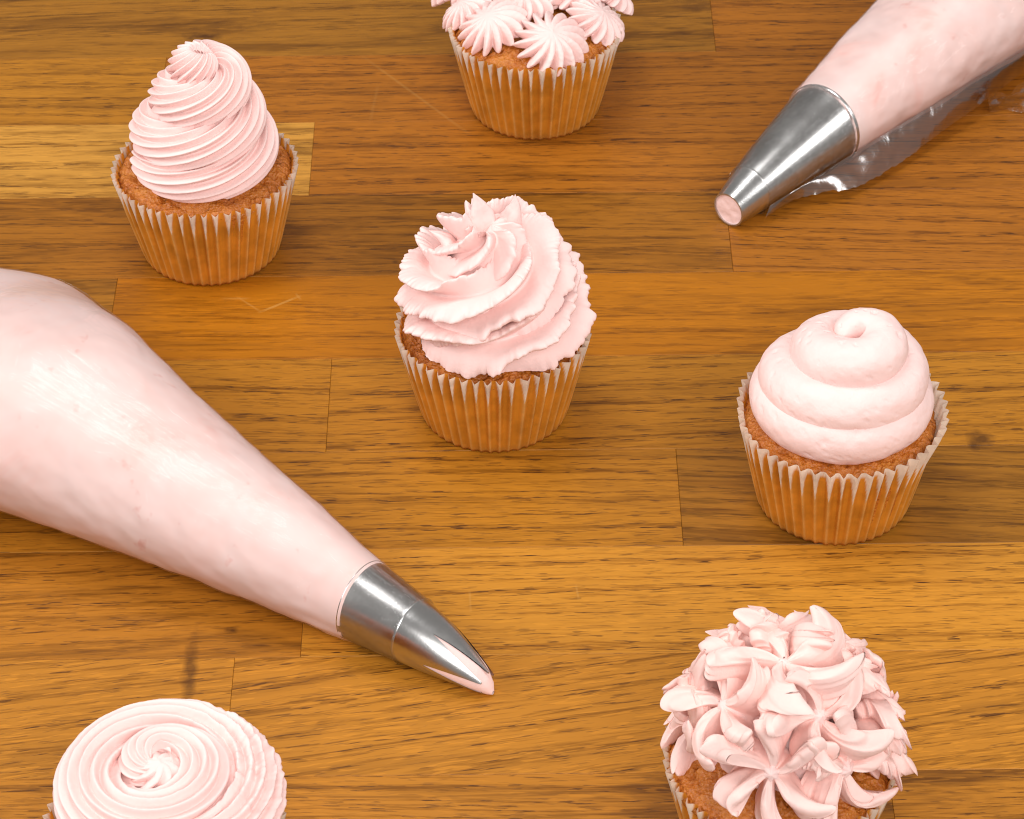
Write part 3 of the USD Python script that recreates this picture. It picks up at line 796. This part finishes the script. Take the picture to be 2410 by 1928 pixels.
    sheet = np.stack([along] + [np.tile(0.04 * q, len(V)) for q in (np.cos(ph), np.sin(ph))], 1)
    put('bag', (vv, ff_), film_bag, path, attrs={'sheet': sheet})
    return path, ring, rf, A, S, org


piping_bag((-0.008, 0.6168, 2.5263, [0, .02, .05, .09, .13, .160, .1823, .2003, .2235, .2446, .265, .31], [.0036, .0090, .0135, .0212, .0292, .0368, .0456, .0530, .0600, .0516, .040, .020], [1, 1, 1, .92, .85, .80, .66, .53, .40, .465, .5, .5], 0.9),
           'large pink filled piping bag with a star tipped steel nozzle, lying at the left edge', 0.0475, 0.0285, 0.300, True, 4)
bp, ring, rf, A, S, org = piping_bag((0.0803, 0.8571, 0.8242, [0, .02, .056, .09, .13, .17, .21, .25], [.0067, .0105, .0160, .0212, .0265, .0310, .0350, .037], [1, 1, 1, .95, .9, .85, .85, .85]),
           'pink filled piping bag with plain round steel nozzle and loose clear seam, upper right', 0.056, 0.0125, 0.24, False, 9)

# the loose welded seam of clear film along the right bag
outer = [(1800, 516), (1876, 476), (1993, 450), (2086, 400), (2211, 318), (2301, 257), (2410, 175), (2490, 110)]


def line(pts, zs, n):
    q = np.array([at(x, y, z) for (x, y), z in zip(pts, zs)])
    return np.stack([PchipInterpolator(arc(q), q[:, i])(np.linspace(0, arc(q)[-1], n)) for i in range(3)], 1)


n, m = 260, 26
I = ring(np.linspace(0.013, 0.205, n), np.full(n, math.pi + 0.30), 0.0006)
O = line(outer, [.0035, .0030, .0030, .0035, .004, .005, .006, .007], n)
w = np.linspace(0, 1, m)
V = I[:, None] * (1 - w)[None, :, None] + O[:, None] * w[None, :, None]
tooth = (np.abs((np.arange(n) / 6.5) % 1 - 0.5) - 0.25) * 0.0011 + (noise(np.stack([np.arange(n) * 0.13, np.zeros(n), np.zeros(n)], 1)) - 0.5) * 0.0012
V += ((O - I) / (np.linalg.norm(O - I, axis=1, keepdims=True) + 1e-9))[:, None] * (tooth[:, None] * w[None] ** 6)[..., None]
amp = np.sin(np.pi * np.clip(w, 0, 1) * 0.8)[None] * smoothstep(0, 25, np.arange(n))[:, None]
V[..., 2] += amp * ((fbm(V * np.array([34, 34, 10]), 2, 31) - 0.40) * 0.008 + (fbm(V * 150, 2, 8) - 0.5) * 0.0009)
V[..., 2] = np.maximum(V[..., 2], 0.0012)
put('film_seam', (V.reshape(-1, 3) - org, grid_faces(n, m)), film_flap, bp)
# crumpled film end under the bag at the picture's right edge
n, m = 60, 40
u, v = np.meshgrid(np.linspace(0, 1, n), np.linspace(0, 1, m), indexing='ij')
a0, a1, b0, b1 = at(2325, 232, .012), at(2440, 180, .016), at(2330, 262, .002), at(2470, 255, .002)
V = (a0 * (1 - u[..., None]) + a1 * u[..., None]) * (1 - v[..., None]) + (b0 * (1 - u[..., None]) + b1 * u[..., None]) * v[..., None]
V[..., 2] += (fbm(V * 130, 3, 77) - 0.5) * 0.010
V[..., 1] += (fbm(V * 160, 2, 12) - 0.5) * 0.006
V[..., 2] = np.maximum(V[..., 2], 0.001)
put('film_end', (V.reshape(-1, 3) - org, grid_faces(n, m)), film_flap, bp)
